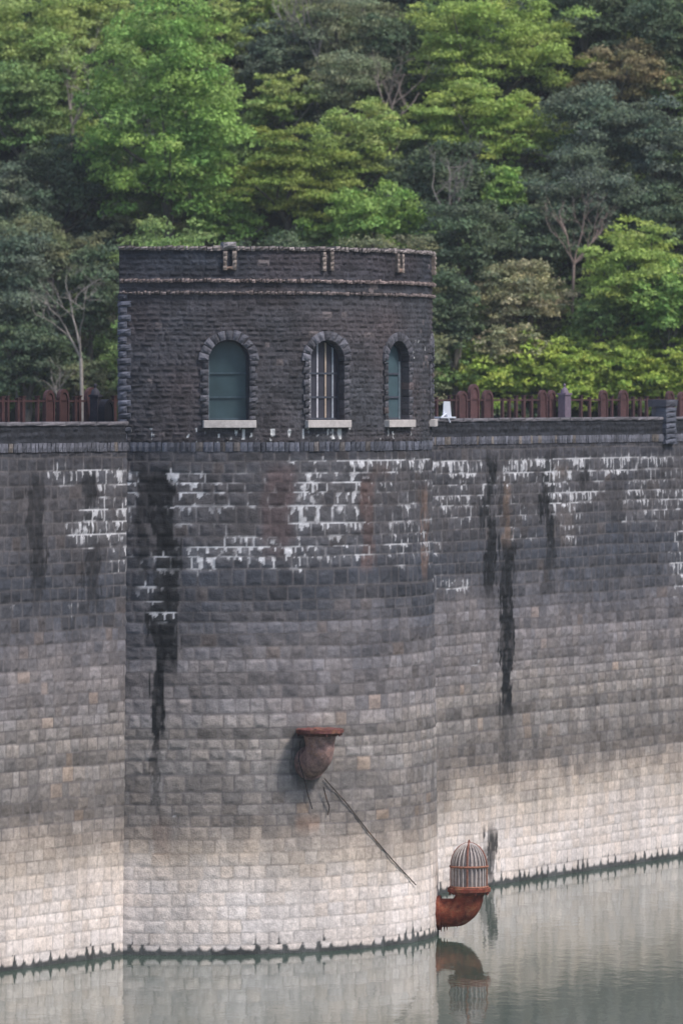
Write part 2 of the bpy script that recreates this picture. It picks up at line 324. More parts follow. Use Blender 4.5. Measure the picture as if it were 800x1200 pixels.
# corbel course, parapet wall and its coping, in long runs
Vs, Fs, Cs = [], [], []; nb = 0
for o, d, n, u0, u1 in ((A1, dL, nL, -24, .35), (B0, dR, nR, -7, 34)):
    M = LM(o, d, n); u = u0; cor, cop = MB(), MB()
    while u < u1:
        wdt = random.uniform(.13, .21); k = random.random()
        cc = lin((96, 96, 104)) if k < .86 else lin((112, 104, 98))
        cor.rock(M, u, min(u + wdt - .015, u1), 12.58, 12.80, -.1, .05, cc * random.uniform(.6, 1.15), bulge=.03, n=3); u += wdt
    u = u0
    while u < u1:
        wdt = random.uniform(.5, 1.0)
        cop.rock(M, u, min(u + wdt - .01, u1), 13.225, 13.32 + random.uniform(-.006, .006), -.42, .045, lin((104, 100, 104)), bulge=.02, n=4, jit=.004)
        cop.add([M(u, 13.318, .03), M(min(u + wdt - .01, u1), 13.318, .03), M(min(u + wdt - .01, u1), 13.318, -.42), M(u, 13.318, -.42)], [(0, 1, 2, 3)], lin((128, 122, 122))); u += wdt
    us = np.linspace(u0, u1, int((u1 - u0) / .045)); vs = np.linspace(12.78, 13.24, 15)
    U, V = np.meshgrid(us, vs, indexing='ij')
    disp, m, sid, rt, bl, row = masonry(U, V, course=.15, w0=.14, w1=.34, joint=.012, seed=4, rough=.05, jitter=.04)
    P = line_pos(o, d)(U, V) + line_nor(n)(U, V) * (disp * .8)[..., None]
    c = lin((39, 40, 45)) * (.6 + .75 * sid * fbm(U / .5, V / .3, 4) * 2)[..., None] * (1 - .15 * m[..., None])
    Fs.append(grid_faces(*U.shape).reshape(-1, 4) + nb); Vs.append(P.reshape(-1, 3)); Cs.append(c.reshape(-1, 3)); nb += U.size
    cor.build('corbel_course', M_STONE, dam); cop.build('coping', M_STONE, dam)
mesh_np('parapet', np.concatenate(Vs), np.concatenate(Fs), np.concatenate(Cs), M_RUBBLE, dam)
body = MB(); crest = MB()
for o, d, n, u0, u1 in ((A1, dL, nL, -60, 1.5), (B0, dR, nR, -11, 62)):
    M = LM(o, d, n)
    body.box(M, u0, u1, -.6, 9, -.12, -.12, (.2, .2, .2)) if False else None
    vs = []
    prof = [(-.06, -1), (-.06, 12.57), (-.06, 13.22), (-.40, 13.22), (-.40, Zc - .02), (-4.3, Zc - .02), (-4.3, Zc - .4), (-11, -1)]
    for u in (u0, u1): vs += [M(u, z, dd) for dd, z in prof]
    k = len(prof); body.add(vs, [(i, (i + 1) % k, k + (i + 1) % k, k + i) for i in range(k)] + [tuple(range(k - 1, -1, -1)), tuple(range(k, 2 * k))], lin((88, 86, 88)))
    crest.add([M(u0, Zc, -.405), M(u1, Zc, -.405), M(u1, Zc, -3.9), M(u0, Zc, -3.9)], [(0, 1, 2, 3)])
    body.box(M, u0, u1, Zc - .01, Zc + .22, -4.28, -3.9, lin((110, 106, 104)))
body.build('dam_body', M_STONE, dam)
crest.build('crest_walkway', M_ROAD, dam)

# ------------------------------------------------------------------ the intake tower
tower = thing('intake_tower', (CX, CY, 0), 'dark round stone intake tower with three arched windows in view bulging from the dam wall', 'tower')
def cyl(R=None):
    def f(U, V):
        r = Rz(V) if R is None else R; a = U / RT
        return np.stack([CX + r * np.sin(a), CY - r * np.cos(a), V + 0 * U], -1)
    return f
cyl_nor = lambda U, V: np.stack([np.sin(U / RT), -np.cos(U / RT), 0 * U], -1)
a0, a1 = ARC0 - .07, math.radians(150)
us = np.linspace(a0 * RT, a1 * RT, 500); vs = np.linspace(-.6, 12.56, 388)
U, V, P, c = wall_patch(us, vs, cyl(), cyl_nor, 2, uoff=90)
mesh_np('shaft_masonry', P.reshape(-1, 3), grid_faces(*U.shape).reshape(-1, 4), c, M_STONE, tower)
# gatehouse: D-shaped plan, rubble wall with arched openings
G0, G1 = math.radians(-13.3), math.radians(134.8); RG = 6.42
WA = [math.radians(a) for a in (11.4, 35.3, 59.3, 86.5, 110)]
WW, WZ0, WSP = .52, 13.36, 14.84
us = np.linspace(G0 * RT, G1 * RT, 700); vs = np.linspace(12.78, 17.62, 200)
U, V = np.meshgrid(us, vs, indexing='ij')
disp, m, sid, rt, below, row = masonry(U, V, course=.14, w0=.12, w1=.34, joint=.014, seed=6, rough=.042, jitter=.045)
P = cyl(RG)(U, V) + cyl_nor(U, V) * (disp * .9)[..., None]
px, py = project(P)
c = lin((62, 59, 62)) * (.58 + .68 * sid + .7 * (fbm(U / .9, V / .6, 8) - .5))[..., None]
c = c * (1 + .35 * m[..., None]); c = c * (1 + (vn(U / 1.2, V / .8, 3)[..., None] - .5) * np.array((.30, .0, -.12)))
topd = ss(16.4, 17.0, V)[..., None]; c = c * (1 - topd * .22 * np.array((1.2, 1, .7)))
hl = ((sid * 91.7) % 1 > .985)[..., None]; c = np.where(hl, lin((98, 90, 90)) * (.7 + .5 * sid[..., None]), c)
wspot = (ss(.74, .80, fbm(U / .10, V / .2, 2)) * ((V < 13.15) | ((px > 478) & (px < 505) & (py > 398) & (py < 425))))[..., None]; c = c * (1 - wspot) + .5 * wspot
wn = (ss(.70, .76, vn(U / .08, V / .30, 5)) * (V < 13.13) * (V > 12.86) * (px > 228) * (px < 400))[..., None] * .9; c = c * (1 - wn) + .55 * wn
Fq = grid_faces(*U.shape)
uc = (U[:-1, :-1] + U[1:, 1:]) / 2; vc = (V[:-1, :-1] + V[1:, 1:]) / 2; keep = np.ones_like(uc, bool)
for a in WA:
    du = np.abs(uc - a * RT); r = np.hypot(du, np.maximum(vc - WSP, 0)); keep &= ~((r < WW + .07) & (vc > WZ0 - .12))
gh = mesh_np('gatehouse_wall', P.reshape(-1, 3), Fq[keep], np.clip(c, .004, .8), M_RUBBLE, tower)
CM = lambda R: (lambda u, v, d: (CX + (R + d) * math.sin(u / RT), CY - (R + d) * math.cos(u / RT), v))
GM = CM(RG)
# back wall and roof of the D
bw = MB(); rf = MB()
pts = [(CX + (RG - .05) * math.sin(G0 + (G1 - G0) * i / 40), CY - (RG - .05) * math.cos(G0 + (G1 - G0) * i / 40)) for i in range(41)]
rf.add([(x, y, 17.32) for x, y in pts], [tuple(range(41))]); rf.build('roof', M_ROAD, tower)
p0, p1 = pts[0], pts[-1]
bw.add([(p0[0], p0[1], Zc), (p1[0], p1[1], Zc), (p1[0], p1[1], 17.6), (p0[0], p0[1], 17.6)], [(0, 1, 2, 3)], lin((66, 64, 70)))
pin = [(CX + (RG - .38) * math.sin(G0 + (G1 - G0) * i / 40), CY - (RG - .38) * math.cos(G0 + (G1 - G0) * i / 40)) for i in range(41)]
vs_ = [(x, y, z) for (x, y) in pts for z in (17.6,)] + [(x, y, 17.6) for x, y in pin] + [(x, y, 17.32) for x, y in pin]
bw.add(vs_, [(i, i + 1, 42 + i, 41 + i) for i in range(40)] + [(41 + i, 42 + i, 83 + i, 82 + i) for i in range(40)], lin((66, 64, 70)))
bw.build('rear_wall', M_RUBBLE, tower)
# soldier course at the gatehouse foot
sc = MB(); u = (ARC0 - .03) * RT
while u < G1 * RT:
    wdt = random.uniform(.12, .2); k = random.random()
    sc.rock(CM(RT), u, u + wdt - .014, 12.57, 12.80, -.1, .045, (lin((92, 94, 104)) if k < .9 else lin((108, 102, 100))) * random.uniform(.45, 1.05), bulge=.03, n=3); u += wdt
sc.build('soldier_course', M_STONE, tower)
def string(z, hgt, w0, w1, out, name, base, gap=.012, u0=G0 * RT, u1=G1 * RT, inner=-.12):
    b = MB(); u = u0
    while u < u1:
        wdt = random.uniform(w0, w1); o = random.uniform(-.3, 1) * .022
        cc = lin(base) * random.uniform(.55, 1.25)
        b.rock(GM, u, u + wdt - gap, z + random.uniform(-.012, .012), z + hgt + random.uniform(-.016, .016), inner, out + o, cc, bulge=.04, n=3, jit=.012); u += wdt
    return b.build(name, M_STONE, tower)
string(16.80, .085, .07, .14, .085, 'string_course', (124, 110, 106))
string(16.50, .075, .07, .14, .075, 'string_course', (112, 101, 98))
string(17.60, .10, .10, .2, .075, 'coping', (122, 113, 110), inner=-.40)
# little stone frames under the coping above each window
for k, a in enumerate(WA):
    b = MB(); u = a * RT - (.02 if k else .0)
    for s in (-1, 1):
        z = 17.58
        for q in range(4):
            b.rock(GM, u + s * .115 - .045, u + s * .115 + .045, z - .115, z, -.05, .11, lin((128, 116, 108)), bulge=.03, n=3, jit=.01); z -= .12
    if k != 1: b.rock(GM, u - .10, u + .10, 17.12, 17.20, -.05, .10, lin((128, 106, 94)), bulge=.03, n=3)
    if k == 0: b.rock(GM, u - .16, u + .16, 17.66, 17.80, -.4, .13, lin((128, 122, 122)), bulge=.05, n=4)
    b.build('scupper_frame', M_STONE, tower)
# corner quoins
for a, sgn in ((G0, 1), (G1, -1)):
    b = MB(); z = 12.84; k = 0
    while z < 16.4:
        hgt = random.uniform(.15, .21); wq = .30 if k % 2 else .20; lo, hi = (a * RT, a * RT + wq) if sgn > 0 else (a * RT - wq, a * RT)
        b.rock(GM, lo - .03 * sgn, hi, z, z + hgt - .012, -.35, .05, lin((84, 85, 94)) * random.uniform(.75, 1.25), bulge=.05, n=4, jit=.012); z += hgt; k += 1
    b.build('quoins', M_STONE, tower)
# windows
def ring_pts(w, n=14):   # outline of an arched light, from the foot up and round
    return [(-w, WZ0)] + [(-w * math.cos(math.pi * i / n), WSP + w * math.sin(math.pi * i / n)) for i in range(n + 1)] + [(w, WZ0)]
for k, a in enumerate(WA):
    uw = a * RT
    M = lambda u, v, d, a=a: (CX + (RG + d) * math.sin(a) + u * math.cos(a), CY - (RG + d) * math.cos(a) + u * math.sin(a), v)
    b = MB()
    for s in (-1, 1):                                    # jamb stones
        z = WZ0 - .02; q = 0
        while z < WSP - .02:
            hgt = min(random.uniform(.13, .19), WSP - z); wj = .21 if q % 2 else .15
            x0, x1 = (WW, WW + wj) if s > 0 else (-WW - wj, -WW)
            b.rock(M, x0, x1, z, z + hgt - .012, -.40, .030, lin((76, 75, 80)) * random.uniform(.55, 1.3) * (lin((140, 126, 118)) / lin((118, 118, 118)) if random.random() < .1 else 1), bulge=.03, n=4, jit=.01); z += hgt; q += 1
    nv = 11
    for i in range(nv):                                  # voussoirs
        t0 = math.pi * i / nv + .015; t1 = math.pi * (i + 1) / nv - .015; ro = WW + .24 + random.uniform(-.02, .02)
        def MV(x, y, d, M=M, t0=t0, t1=t1, ro=ro):
            t = t0 + (t1 - t0) * x; r = WW + (ro - WW) * y
            return M(-r * math.cos(t), WSP + r * math.sin(t), d)
        b.rock(MV, 0, 1, 0, 1, -.40, .038, lin((82, 81, 87)) * random.uniform(.65, 1.45), bulge=.03, n=4, jit=.03)
    b.build('arch_surround', M_STONE, tower)
    fr = MB(); o_ = ring_pts(WW + .02); i_ = ring_pts(WW - .045); n = len(o_)
    for d0, d1 in ((-.30, -.22),):
        vs = [M(x, z, d1) for x, z in o_] + [M(x, z, d1) for x, z in i_] + [M(x, z, d0) for x, z in i_]
        fr.add(vs, [(i, i + 1, n + i + 1, n + i) for i in range(n - 1)] + [(n + i, n + i + 1, 2 * n + i + 1, 2 * n + i) for i in range(n - 1)], lin((50, 54, 62)))
    for zb, hb in ((13.90, .05), (14.50, .05), (WZ0, .05)):
        fr.box(M, -WW, WW, zb, zb + hb, -.30, -.235, lin((66, 70, 80)) if k != 0 else lin((58, 74, 82)))
    win = fr.build('window', M_PAINT, tower)
    if k == 1:
        for x, cc in ((-.36, (190, 190, 196)), (-.13, (178, 176, 182)), (.12, (168, 150, 134)), (.34, (150, 156, 164))):
            mu = MB(); top = WSP + math.sqrt(max(WW ** 2 - x * x, 0)) - .03
            mu.box(M, x - .022, x + .022, WZ0, top, -.285, -.24, lin(cc)); mu.build('glazing_bar', M_PAINT, win)
    if k != 1:
        mu = MB(); mu.box(M, *((-WW + .02, -WW + .055) if k == 0 else (WW - .09, WW - .055)), WZ0, WSP, -.285, -.225, lin((120, 134, 142))); mu.build('glazing_bar', M_PAINT, win)
    pn = MB(); pc = [lin((56, 73, 78)), lin((62, 62, 70)), lin((70, 88, 94)), lin((60, 90, 92)), lin((56, 84, 86))][k]
    vs = [M(x, z, -.27) for x, z in ring_pts(WW)]; pn.add(vs, [tuple(range(len(vs)))], pc); pn.build('pane', M_GLASS, win)
    if k == 0:
        pass
    sl = MB(); sl.box(M, -.67, .67, WZ0 - .20, WZ0 - .012, -.3, .13, lin((186, 180, 178))); so_ = sl.build('sill', mat('limewashed_sill', lin((186, 178, 174)), noise=[(3, .8, 1.12), (14, .85, 1.1)], bump=(15, .01)) if k == 0 else bpy.data.materials['limewashed_sill'], win)
    bv = so_.modifiers.new('bevel', 'BEVEL'); bv.width = .012; bv.segments = 2

# ------------------------------------------------------------------ stone pier on the parapet (right)
def at_line(o, d, n, px, off=0):          # parameter u on a dam line where it crosses column px
    k = (px - 400) / F; ox, oy = o[0] + n[0] * off, o[1] + n[1] * off
    return (k * oy - ox) / (d[0] - k * d[1])
u0, u1 = at_line(B0, dR, nR, 775), at_line(B0, dR, nR, 787)
MR = LM(B0, dR, nR)
pier = thing('stone_pier', MR((u0 + u1) / 2, 12.55, 0), 'dark square stone pier with a projecting cap rising through the dam parapet', 'pier')
b = MB(); z = 12.50; random.seed(5)
while z < 13.62:
    b.rock(MR, u0, u1, z, z + .15, -.2, .16, lin((84, 86, 96)), bulge=.04, n=4, jit=.01); z += .16
b.build('shaft', M_STONE, pier)
b = MB(); b.rock(MR, u0 - .05, u1 + .05, 13.62, 13.84, -.45, .18, lin((74, 74, 82)), bulge=.04, n=5)
b.box(MR, u0 - .04, u1 + .04, 13.63, 13.835, -.45, .15, lin((78, 79, 88))); b.build('cap', M_STONE, pier)
b = MB(); b.box(MR, u0 + .1, u1 - .1, 12.87, 13.628, -.40, -.21, lin((96, 94, 98))); b.build('brace', M_STONE, pier)

# ------------------------------------------------------------------ red iron railings along the far side of the crest
M_RED = mat('red_oxide_iron', noise=[(4, .65, 1.35), (20, .8, 1.2)], bump=(20, .006), rough=.75)
RED = lin((74, 50, 50)); RAILOFF = -4.0
def arched_panel(M, uc, hw, z0, z1, thick, parent, col=RED):
    b = MB(); n = 12; sp = z1 - (z1 - z0) * .30
    out = [(uc - hw, z0)] + [(uc - hw * math.cos(math.pi * i / n), sp + (z1 - sp) * math.sin(math.pi * i / n) ** .8) for i in range(n + 1)] + [(uc + hw, z0)]
    m = len(out); vs = [M(u, z, thick / 2) for u, z in out] + [M(u, z, -thick / 2) for u, z in out]
    inn = [(uc + (u - uc) * .72, z0 + (z - z0) * .88 + .04) for u, z in out]
    vs += [M(u, z, thick / 2) for u, z in inn] + [M(u, z, thick / 2 - .03) for u, z in inn]
    fs = [(i, (i + 1) % m, m + (i + 1) % m, m + i) for i in range(m)] + [tuple(range(m, 2 * m))]
    fs += [(i, 2 * m + i, 2 * m + (i + 1) % m, (i + 1) % m) for i in range(m)] + [(2 * m + i, 3 * m + i, 3 * m + (i + 1) % m, 2 * m + (i + 1) % m) for i in range(m)] + [tuple(range(4 * m - 1, 3 * m - 1, -1))]
    b.add(vs, fs, col); return b.build('arched_panel', M_RED, parent)
def zat(py, o, d, n, u, off): Y = o[1] + d[1] * u + n[1] * off; return H - (py - YH) * Y / F
ZR = Zc + .22
def railing(o, d, n, x0, x1, posts, panels, label):
    M0 = LM(o, d, n); M = lambda u, z, dd: M0(u, z, dd + RAILOFF)
    ua, ub = at_line(o, d, n, x0, RAILOFF), at_line(o, d, n, x1, RAILOFF)
    t = thing('iron_railing', M((ua + ub) / 2, ZR, 0), label, 'railing', 'rust red iron railings on the dam crest')
    for zr in (ZR + .10, ZR + .72):
        b = MB(); b.box(M, ua, ub, zr, zr + .05, -.025, .025, RED * .8); b.build('rail', M_RED, t)
    for x in posts:
        u = at_line(o, d, n, x, RAILOFF); hw = random.uniform(.04, .065); zt = zat(466 + random.uniform(-2, 2), o, d, n, u, RAILOFF)
        b = MB(); b.box(M, u - hw, u + hw, ZR, zt, -.04, .04, RED * random.uniform(.7, 1.05))
        b.box(M, u - hw - .02, u + hw + .02, zt, zt + .03, -.06, .06, RED * .8); b.build('post', M_RED, t)
    for xa, xb, yt in panels:
        u_a, u_b = at_line(o, d, n, xa, RAILOFF), at_line(o, d, n, xb, RAILOFF); uc = (u_a + u_b) / 2
        arched_panel(M, uc, (u_b - u_a) / 2 * .84, ZR, zat(yt, o, d, n, uc, RAILOFF), .11, t, RED * random.uniform(.85, 1.15))
    return M
random.seed(9)
railing(A1, dL, nL, -60, 158, [-50, -38, -26, -14, 3, 9, 21, 27, 44, 88, 93, 134, 146], [(51, 64, 457), (67, 81, 456), (99, 115, 454)],
        'rust red iron railing with arched panels on the crest left of the tower')
railing(B0, dR, nR, 496, 860, [503, 511, 526, 533, 588, 596, 604, 613, 622, 658, 666, 680, 690, 716, 741, 749, 757, 770, 812, 824, 836, 848], [(535, 547, 458), (548, 561, 450), (564, 577, 457), (630, 640, 457), (641, 650, 457), (701, 711, 457), (724, 735, 457), (779, 789, 458), (793, 804, 459)],
        'rust red iron railing with arched panels on the crest right of the tower')
# finial posts standing at the railing
def finial_post(o, d, n, xc, ytop, col, label, w_=.16, black=False):
    M0 = LM(o, d, n); off = RAILOFF + .35; u = at_line(o, d, n, xc, off); M = lambda a, z, dd: M0(u + a, z, dd + off)
    zt = zat(ytop, o, d, n, u, off)
    t = thing('finial_post', M(0, Zc, 0), label, 'post')
    b = MB(); b.box(M, -w_, w_, Zc, zt - .36, -.12, .12, col); b.box(M, -w_ - .02, w_ + .02, zt - .36, zt - .30, -.15, .15, col * 1.2); b.build('pedestal', M_PAINT, t)
    f = MB(); prof = [(.001, zt), (.035, zt - .03), (.045, zt - .06), (.03, zt - .10), (.03, zt - .13), (.08, zt - .17), (.11, zt - .22), (.13, zt - .30)]
    vs = [M(r * math.cos(q * math.pi / 5), z, r * math.sin(q * math.pi / 5)) for r, z in prof for q in range(10)]
    f.add(vs, [(i * 10 + q, i * 10 + (q + 1) % 10, (i + 1) * 10 + (q + 1) % 10, (i + 1) * 10 + q) for i in range(len(prof) - 1) for q in range(10)], col * 1.15); f.build('finial', M_PAINT, t, smooth=True)
finial_post(B0, dR, nR, 661, 449, lin((104, 92, 104)), 'grey purple post with a pointed finial at the red railing right of the tower', .2)
finial_post(A1, dL, nL, 112, 449, lin((52, 50, 58)), 'dark post with a knobbed finial beside the red arched panel left of the tower', .08)
M0 = LM(A1, dL, nL); u = at_line(A1, dL, nL, 122, -3.5)
cab = thing('control_cabinet', M0(u, Zc, -3.5), 'small black round topped cabinet on the crest just left of the tower', 'cabinet')
Mc = lambda a, z, dd: M0(a, z, dd - 3.5)
pz = arched_panel(Mc, u, .22, Zc + .02, zat(468, A1, dL, nL, u, -3.5), .35, cab, lin((34, 34, 42))); pz.name = 'housing'; pz.data.name = 'housing'
b = MB(); b.box(Mc, u - .27, u + .27, Zc, Zc + .018, -.25, .25, lin((90, 88, 88))); b.build('plinth', M_ROAD, cab)
# white sheet-metal stand on the parapet coping
u = at_line(B0, dR, nR, 519, -.1); Mw = lambda a, z, dd: MR(u + a * 1.0, z, dd - .1)
M_WHITE = mat('white_painted_steel', lin((196, 200, 210)), noise=[(4, .85, 1.08)], rough=.5)
ws = thing('white_stand', Mw(0, 13.325, 0), 'small white leaning sheet metal stand on the parapet coping beside the tower', 'stand')
px2u = 1 / 22.0
b = MB(); b.add([Mw(x, z, dd) for dd in (.12, .10) for x, z in ((-5 * px2u, 13.40), (6 * px2u, 13.36), (4 * px2u, 13.80), (-4 * px2u, 13.80))], [(0, 1, 2, 3), (7, 6, 5, 4), (0, 4, 5, 1), (1, 5, 6, 2), (2, 6, 7, 3), (3, 7, 4, 0)]); b.build('panel', M_WHITE, ws)
b = MB(); b.box(Mw, -11 * px2u, 9 * px2u, 13.328, 13.37, -.05, .19); b.build('foot', M_WHITE, ws)
b = MB(); b.tube([Mw(-.1, 13.5, .13), Mw(0, 13.20, .22)], .02); b.tube([Mw(-.4, 13.35, .16), Mw(-.1, 13.46, .14)], .03); b.build('stay', M_WHITE, ws)

# ------------------------------------------------------------------ intake mouths
def elbow(name_t, az, zc, reach, rp, rise, flr, label, rust, capcol, wallflange=True):
    R0 = float(Rz(np.array(zc))); base = np.array((CX + R0 * math.sin(az), CY - R0 * math.cos(az), zc)); out = np.array((math.sin(az), -math.cos(az), 0.)); up = np.array((0, 0, 1.))
    t = thing(name_t, tuple(base), label, 'intake pipe')
    pts = [base - out * .5, base + out * .02]
    rb = min(reach * .9, rise * .9)
    c0 = base + out * (reach - rb) + up * rb
    for i in range(0, 11):
        q = math.pi / 2 * i / 10; pts.append(c0 + out * rb * math.sin(q) - up * rb * math.cos(q))
    pts.append(base + out * reach + up * rise)
    b = MB(); rad = [rp] * len(pts); rad[-1] = rp * 1.12
    b.tube(pts, rad, 20, rust, jit=.05); b.build('pipe', M_RUST, t, smooth=True)
    top = base + out * reach + up * rise
    fl = MB(); prof = [(rp * .8, 0), (rp * 1.15, -.02), (flr * .93, .04), (flr, .06), (flr, .15), (flr * .9, .16), (rp * .8, .12)]
    vs = [top + np.array((r * math.cos(q * math.pi / 16), r * math.sin(q * math.pi / 16), z)) * (1 + 0 * r) + np.array((0, 0, (random.random() - .5) * .025)) for r, z in prof for q in range(32)]
    fl.add(vs, [(i * 32 + q, i * 32 + (q + 1) % 32, (i + 1) * 32 + (q + 1) % 32, (i + 1) * 32 + q) for i in range(len(prof) - 1) for q in range(32)], capcol)
    fl.build('flange', M_RUST, t)
    for q in range(8):
        bo = MB(); p = top + np.array((flr * .93 * math.cos(q * math.pi / 4 + .3), flr * .93 * math.sin(q * math.pi / 4 + .3), -.02)); bo.tube([p, p + up * .07], .03, 6, capcol * .7); bo.build('bolt', M_RUST, t)
    if wallflange:
        wf = MB(); wf.tube([base - out * .1, base + out * .09], rp * 1.22, 20, rust * .8); wf.build('collar', M_RUST, t)
    return t, top, out, base
def azx(px, R, guess=.6):
    a = guess
    for _ in range(30):
        Y = CY - R * math.cos(a); a = math.asin(max(-1, min(1, ((px - 400) / F * Y - CX) / R)))
    return a
RUSTD, RUSTR = lin((118, 84, 78)), lin((122, 58, 38))
random.seed(3)
azA = azx(362, 6.5) 
tA, topA, outA, baseA = elbow('intake_mouth', azA, H - (894 - YH) * 149.8 / F, .52, .36, .72, .60, 'rusty bell mouthed pipe stub halfway up the tower wall with an open flange', lin((146, 118, 112)), lin((100, 60, 56)))
azB = math.radians(84)
tB, topB, outB, baseB = elbow('intake_mouth', azB, H - (1069 - YH) * 155 / F, .82, .37, .50, .56, 'orange rusted pipe elbow with a caged dome standing over the water at the tower foot', RUSTR, lin((118, 60, 46)))
# hanging flange scraps of rust under the lower elbow
b = MB()
for i in range(9):
    p = baseB + outB * (.1 + i * .07) + np.array((0, -.2, -.30 + .02 * i)); b.tube([p, p + np.array((random.uniform(-.02, .03), 0, -random.uniform(.06, .22)))], [.03, .006], 5, RUSTR * random.uniform(.5, 1.3))
b.build('rust_scale', M_RUST, tB)
# cage dome
ctr = topB + np.array((0, 0, .15)); rc = .47; hc = .56; hd = .60
cage = MB(); dome = []
NB = 26
mes = MB(); vs = []; rings = [(rc * .93, 0), (rc * .93, hc)] + [(rc * .93 * math.cos(q * math.pi / 2 / 7), hc + hd * math.sin(q * math.pi / 2 / 7) * .95) for q in range(1, 8)]
cg = MB()
for q in range(NB):
    a = 2 * math.pi * q / NB; pts = []
    for i in range(4): pts.append(ctr + np.array((rc * math.cos(a), rc * math.sin(a), hc * i / 3)))
    for i in range(1, 8): z = i / 7 * math.pi / 2; pts.append(ctr + np.array((rc * math.cos(z) * math.cos(a), rc * math.cos(z) * math.sin(a), hc + hd * math.sin(z))))
    major = q % 6 == 1
    g = MB(); g.tube(pts, .026 if major else .017, 6, lin((132, 88, 74)) if major else lin((176, 166, 160)), jit=.2); g.build('bar', M_PAINT if not major else M_RUST, tB)
for z, rr, th in ((0.03, rc * 1.02, .035), (hc, rc * 1.03, .03)):
    g = MB(); n = 32; pts = [ctr + np.array((rr * math.cos(2 * math.pi * i / n), rr * math.sin(2 * math.pi * i / n), z)) for i in range(n + 1)]
    g.tube(pts, th, 6, lin((138, 94, 76)), cap=False, jit=.2); g.build('band', M_RUST, tB)
g = MB(); rr = rc * .90; prof = rings
vs = [ctr + np.array((r * math.cos(2 * math.pi * k / 28), r * math.sin(2 * math.pi * k / 28), z * .985)) for r, z in prof for k in range(28)]
g.add(vs, [(i * 28 + k, i * 28 + (k + 1) % 28, (i + 1) * 28 + (k + 1) % 28, (i + 1) * 28 + k) for i in range(len(prof) - 1) for k in range(28)], lin((150, 138, 132))); g.build('mesh_liner', M_PAINT, tB, smooth=True)
g = MB(); g.tube([ctr + np.array((0, 0, hc + hd - .02)), ctr + np.array((0, 0, hc + hd + .09))], [.05, .015], 8, lin((128, 80, 66))); g.build('knob', M_RUST, tB)
# loose rod and wires hanging against the tower wall
def on_wall(px, py, off=.06):
    z = 3.0
    for _ in range(8):
        R = float(Rz(np.array(z))) + off; a = azx(px, R); Y = CY - R * math.cos(a); z = H - (py - YH) * Y / F
    return (CX + R * math.sin(a), CY - R * math.cos(a), z)
b = MB(); b.tube([on_wall(380, 912, .08), on_wall(405, 940, .05), on_wall(432, 975, .045), on_wall(460, 1008, .05), on_wall(487, 1037, .06)], .015, 6, lin((84, 76, 72)))
tag(b.build('steel_rod', M_RUST), 'thin dark rod slanting down the tower wall below the upper pipe stub', 'rod')
b = MB(); b.tube([on_wall(352, 868, .5), on_wall(350, 890, .35), on_wall(357, 915, .15), on_wall(361, 932, .09), on_wall(366, 948, .08)], .014, 5, lin((50, 46, 48)))
tag(b.build('loose_wire', M_RUST), 'loose dark wire drooping below the upper pipe stub', 'wire')
b = MB(); b.tube([on_wall(379, 922, .12), on_wall(382, 934, .09), on_wall(386, 946, .08), on_wall(384, 955, .08)], .016, 5, lin((58, 52, 50)))
tag(b.build('iron_hook', M_RUST), 'short bent iron bar on the tower wall between wire and slanting rod', 'bar')

# ------------------------------------------------------------------ trees on the hillside
def leaves_mesh(name, centers, radii, flat, leaf, dens, colr, parent, seed, up=.45):
    g = np.random.default_rng(seed); Vv = []; Cc = []
    for (cx, cy, cz), r in zip(centers, radii):
        n = int(dens * 7.5 * (r / leaf) ** 2 * (.5 + .5 * flat)); n = max(n, 20)
        d = g.normal(size=(n, 3)); d /= np.linalg.norm(d, axis=1)[:, None]; d[:, 2] = np.where(d[:, 2] < -.25, -d[:, 2] * .6, d[:, 2])
        rr = r * (g.random(n) ** .33) * (.72 + .5 * vn(d[:, 0] * 2.2 + cx * 3, d[:, 1] * 2.2 + d[:, 2] * 2 + cz * 3, seed % 7))
        p = np.array((cx, cy, cz)) + d * rr[:, None] * np.array((1, 1, flat))
        nn = d * .6 + g.normal(size=(n, 3)) * .55 + np.array((0, 0, up)); nn /= np.linalg.norm(nn, axis=1)[:, None]
        t = np.cross(nn, g.normal(size=(n, 3))); t /= np.linalg.norm(t, axis=1)[:, None]; b = np.cross(nn, t)
        s = leaf * g.uniform(.6, 1.25, n)[:, None]
        q = np.stack([p - t * s * .62, p + b * s * .34 - nn * s * .1, p + t * s * .62, p - b * s * .34 - nn * s * .1], 1)
        Vv.append(q.reshape(-1, 3))
        c1, c2 = colr; hue = 1 + (g.random(3) - .5) * np.array((.20, .10, .20)); c1 = np.array(c1) * hue; c2 = np.array(c2) * hue; k = np.clip(g.random(n) * .6 + g.random() * .55 - .1, 0, 1)[:, None]
        cc = (np.array(c1) * (1 - k) + np.array(c2) * k) * g.uniform(.75, 1.25, n)[:, None]
        Cc.append(np.repeat(cc, 4, 0))
    V = np.concatenate(Vv); C = np.concatenate(Cc)
    return mesh_np(name, V, np.arange(len(V)).reshape(-1, 4), C, M_LEAF, parent, smooth=False)
def limb(b, p, d, L, r, depth, g, col, bend=.25, twigs=3, drop=.62):
    pts = [p]; rad = [r]; n = 5; d = d / np.linalg.norm(d)
    for i in range(n):
        d = d + g.normal(size=3) * bend * .5; d[2] += .04; d /= np.linalg.norm(d); p = p + d * L / n; pts.append(p); rad.append(r * (1 - .55 * (i + 1) / n))
    b.tube(pts, rad, 6 if r > .04 else 4, col, cap=False, jit=.15)
    if depth > 0:
        for k in range(twigs):
            i = g.integers(2, n + 1); a = g.normal(size=3); a[2] = abs(a[2]) * .6; nd = d * .8 + a * .7
            limb(b, pts[i], nd, L * drop * g.uniform(.7, 1.2), rad[i] * .7, depth - 1, g, col, bend, twigs, drop)
    return pts[-1]
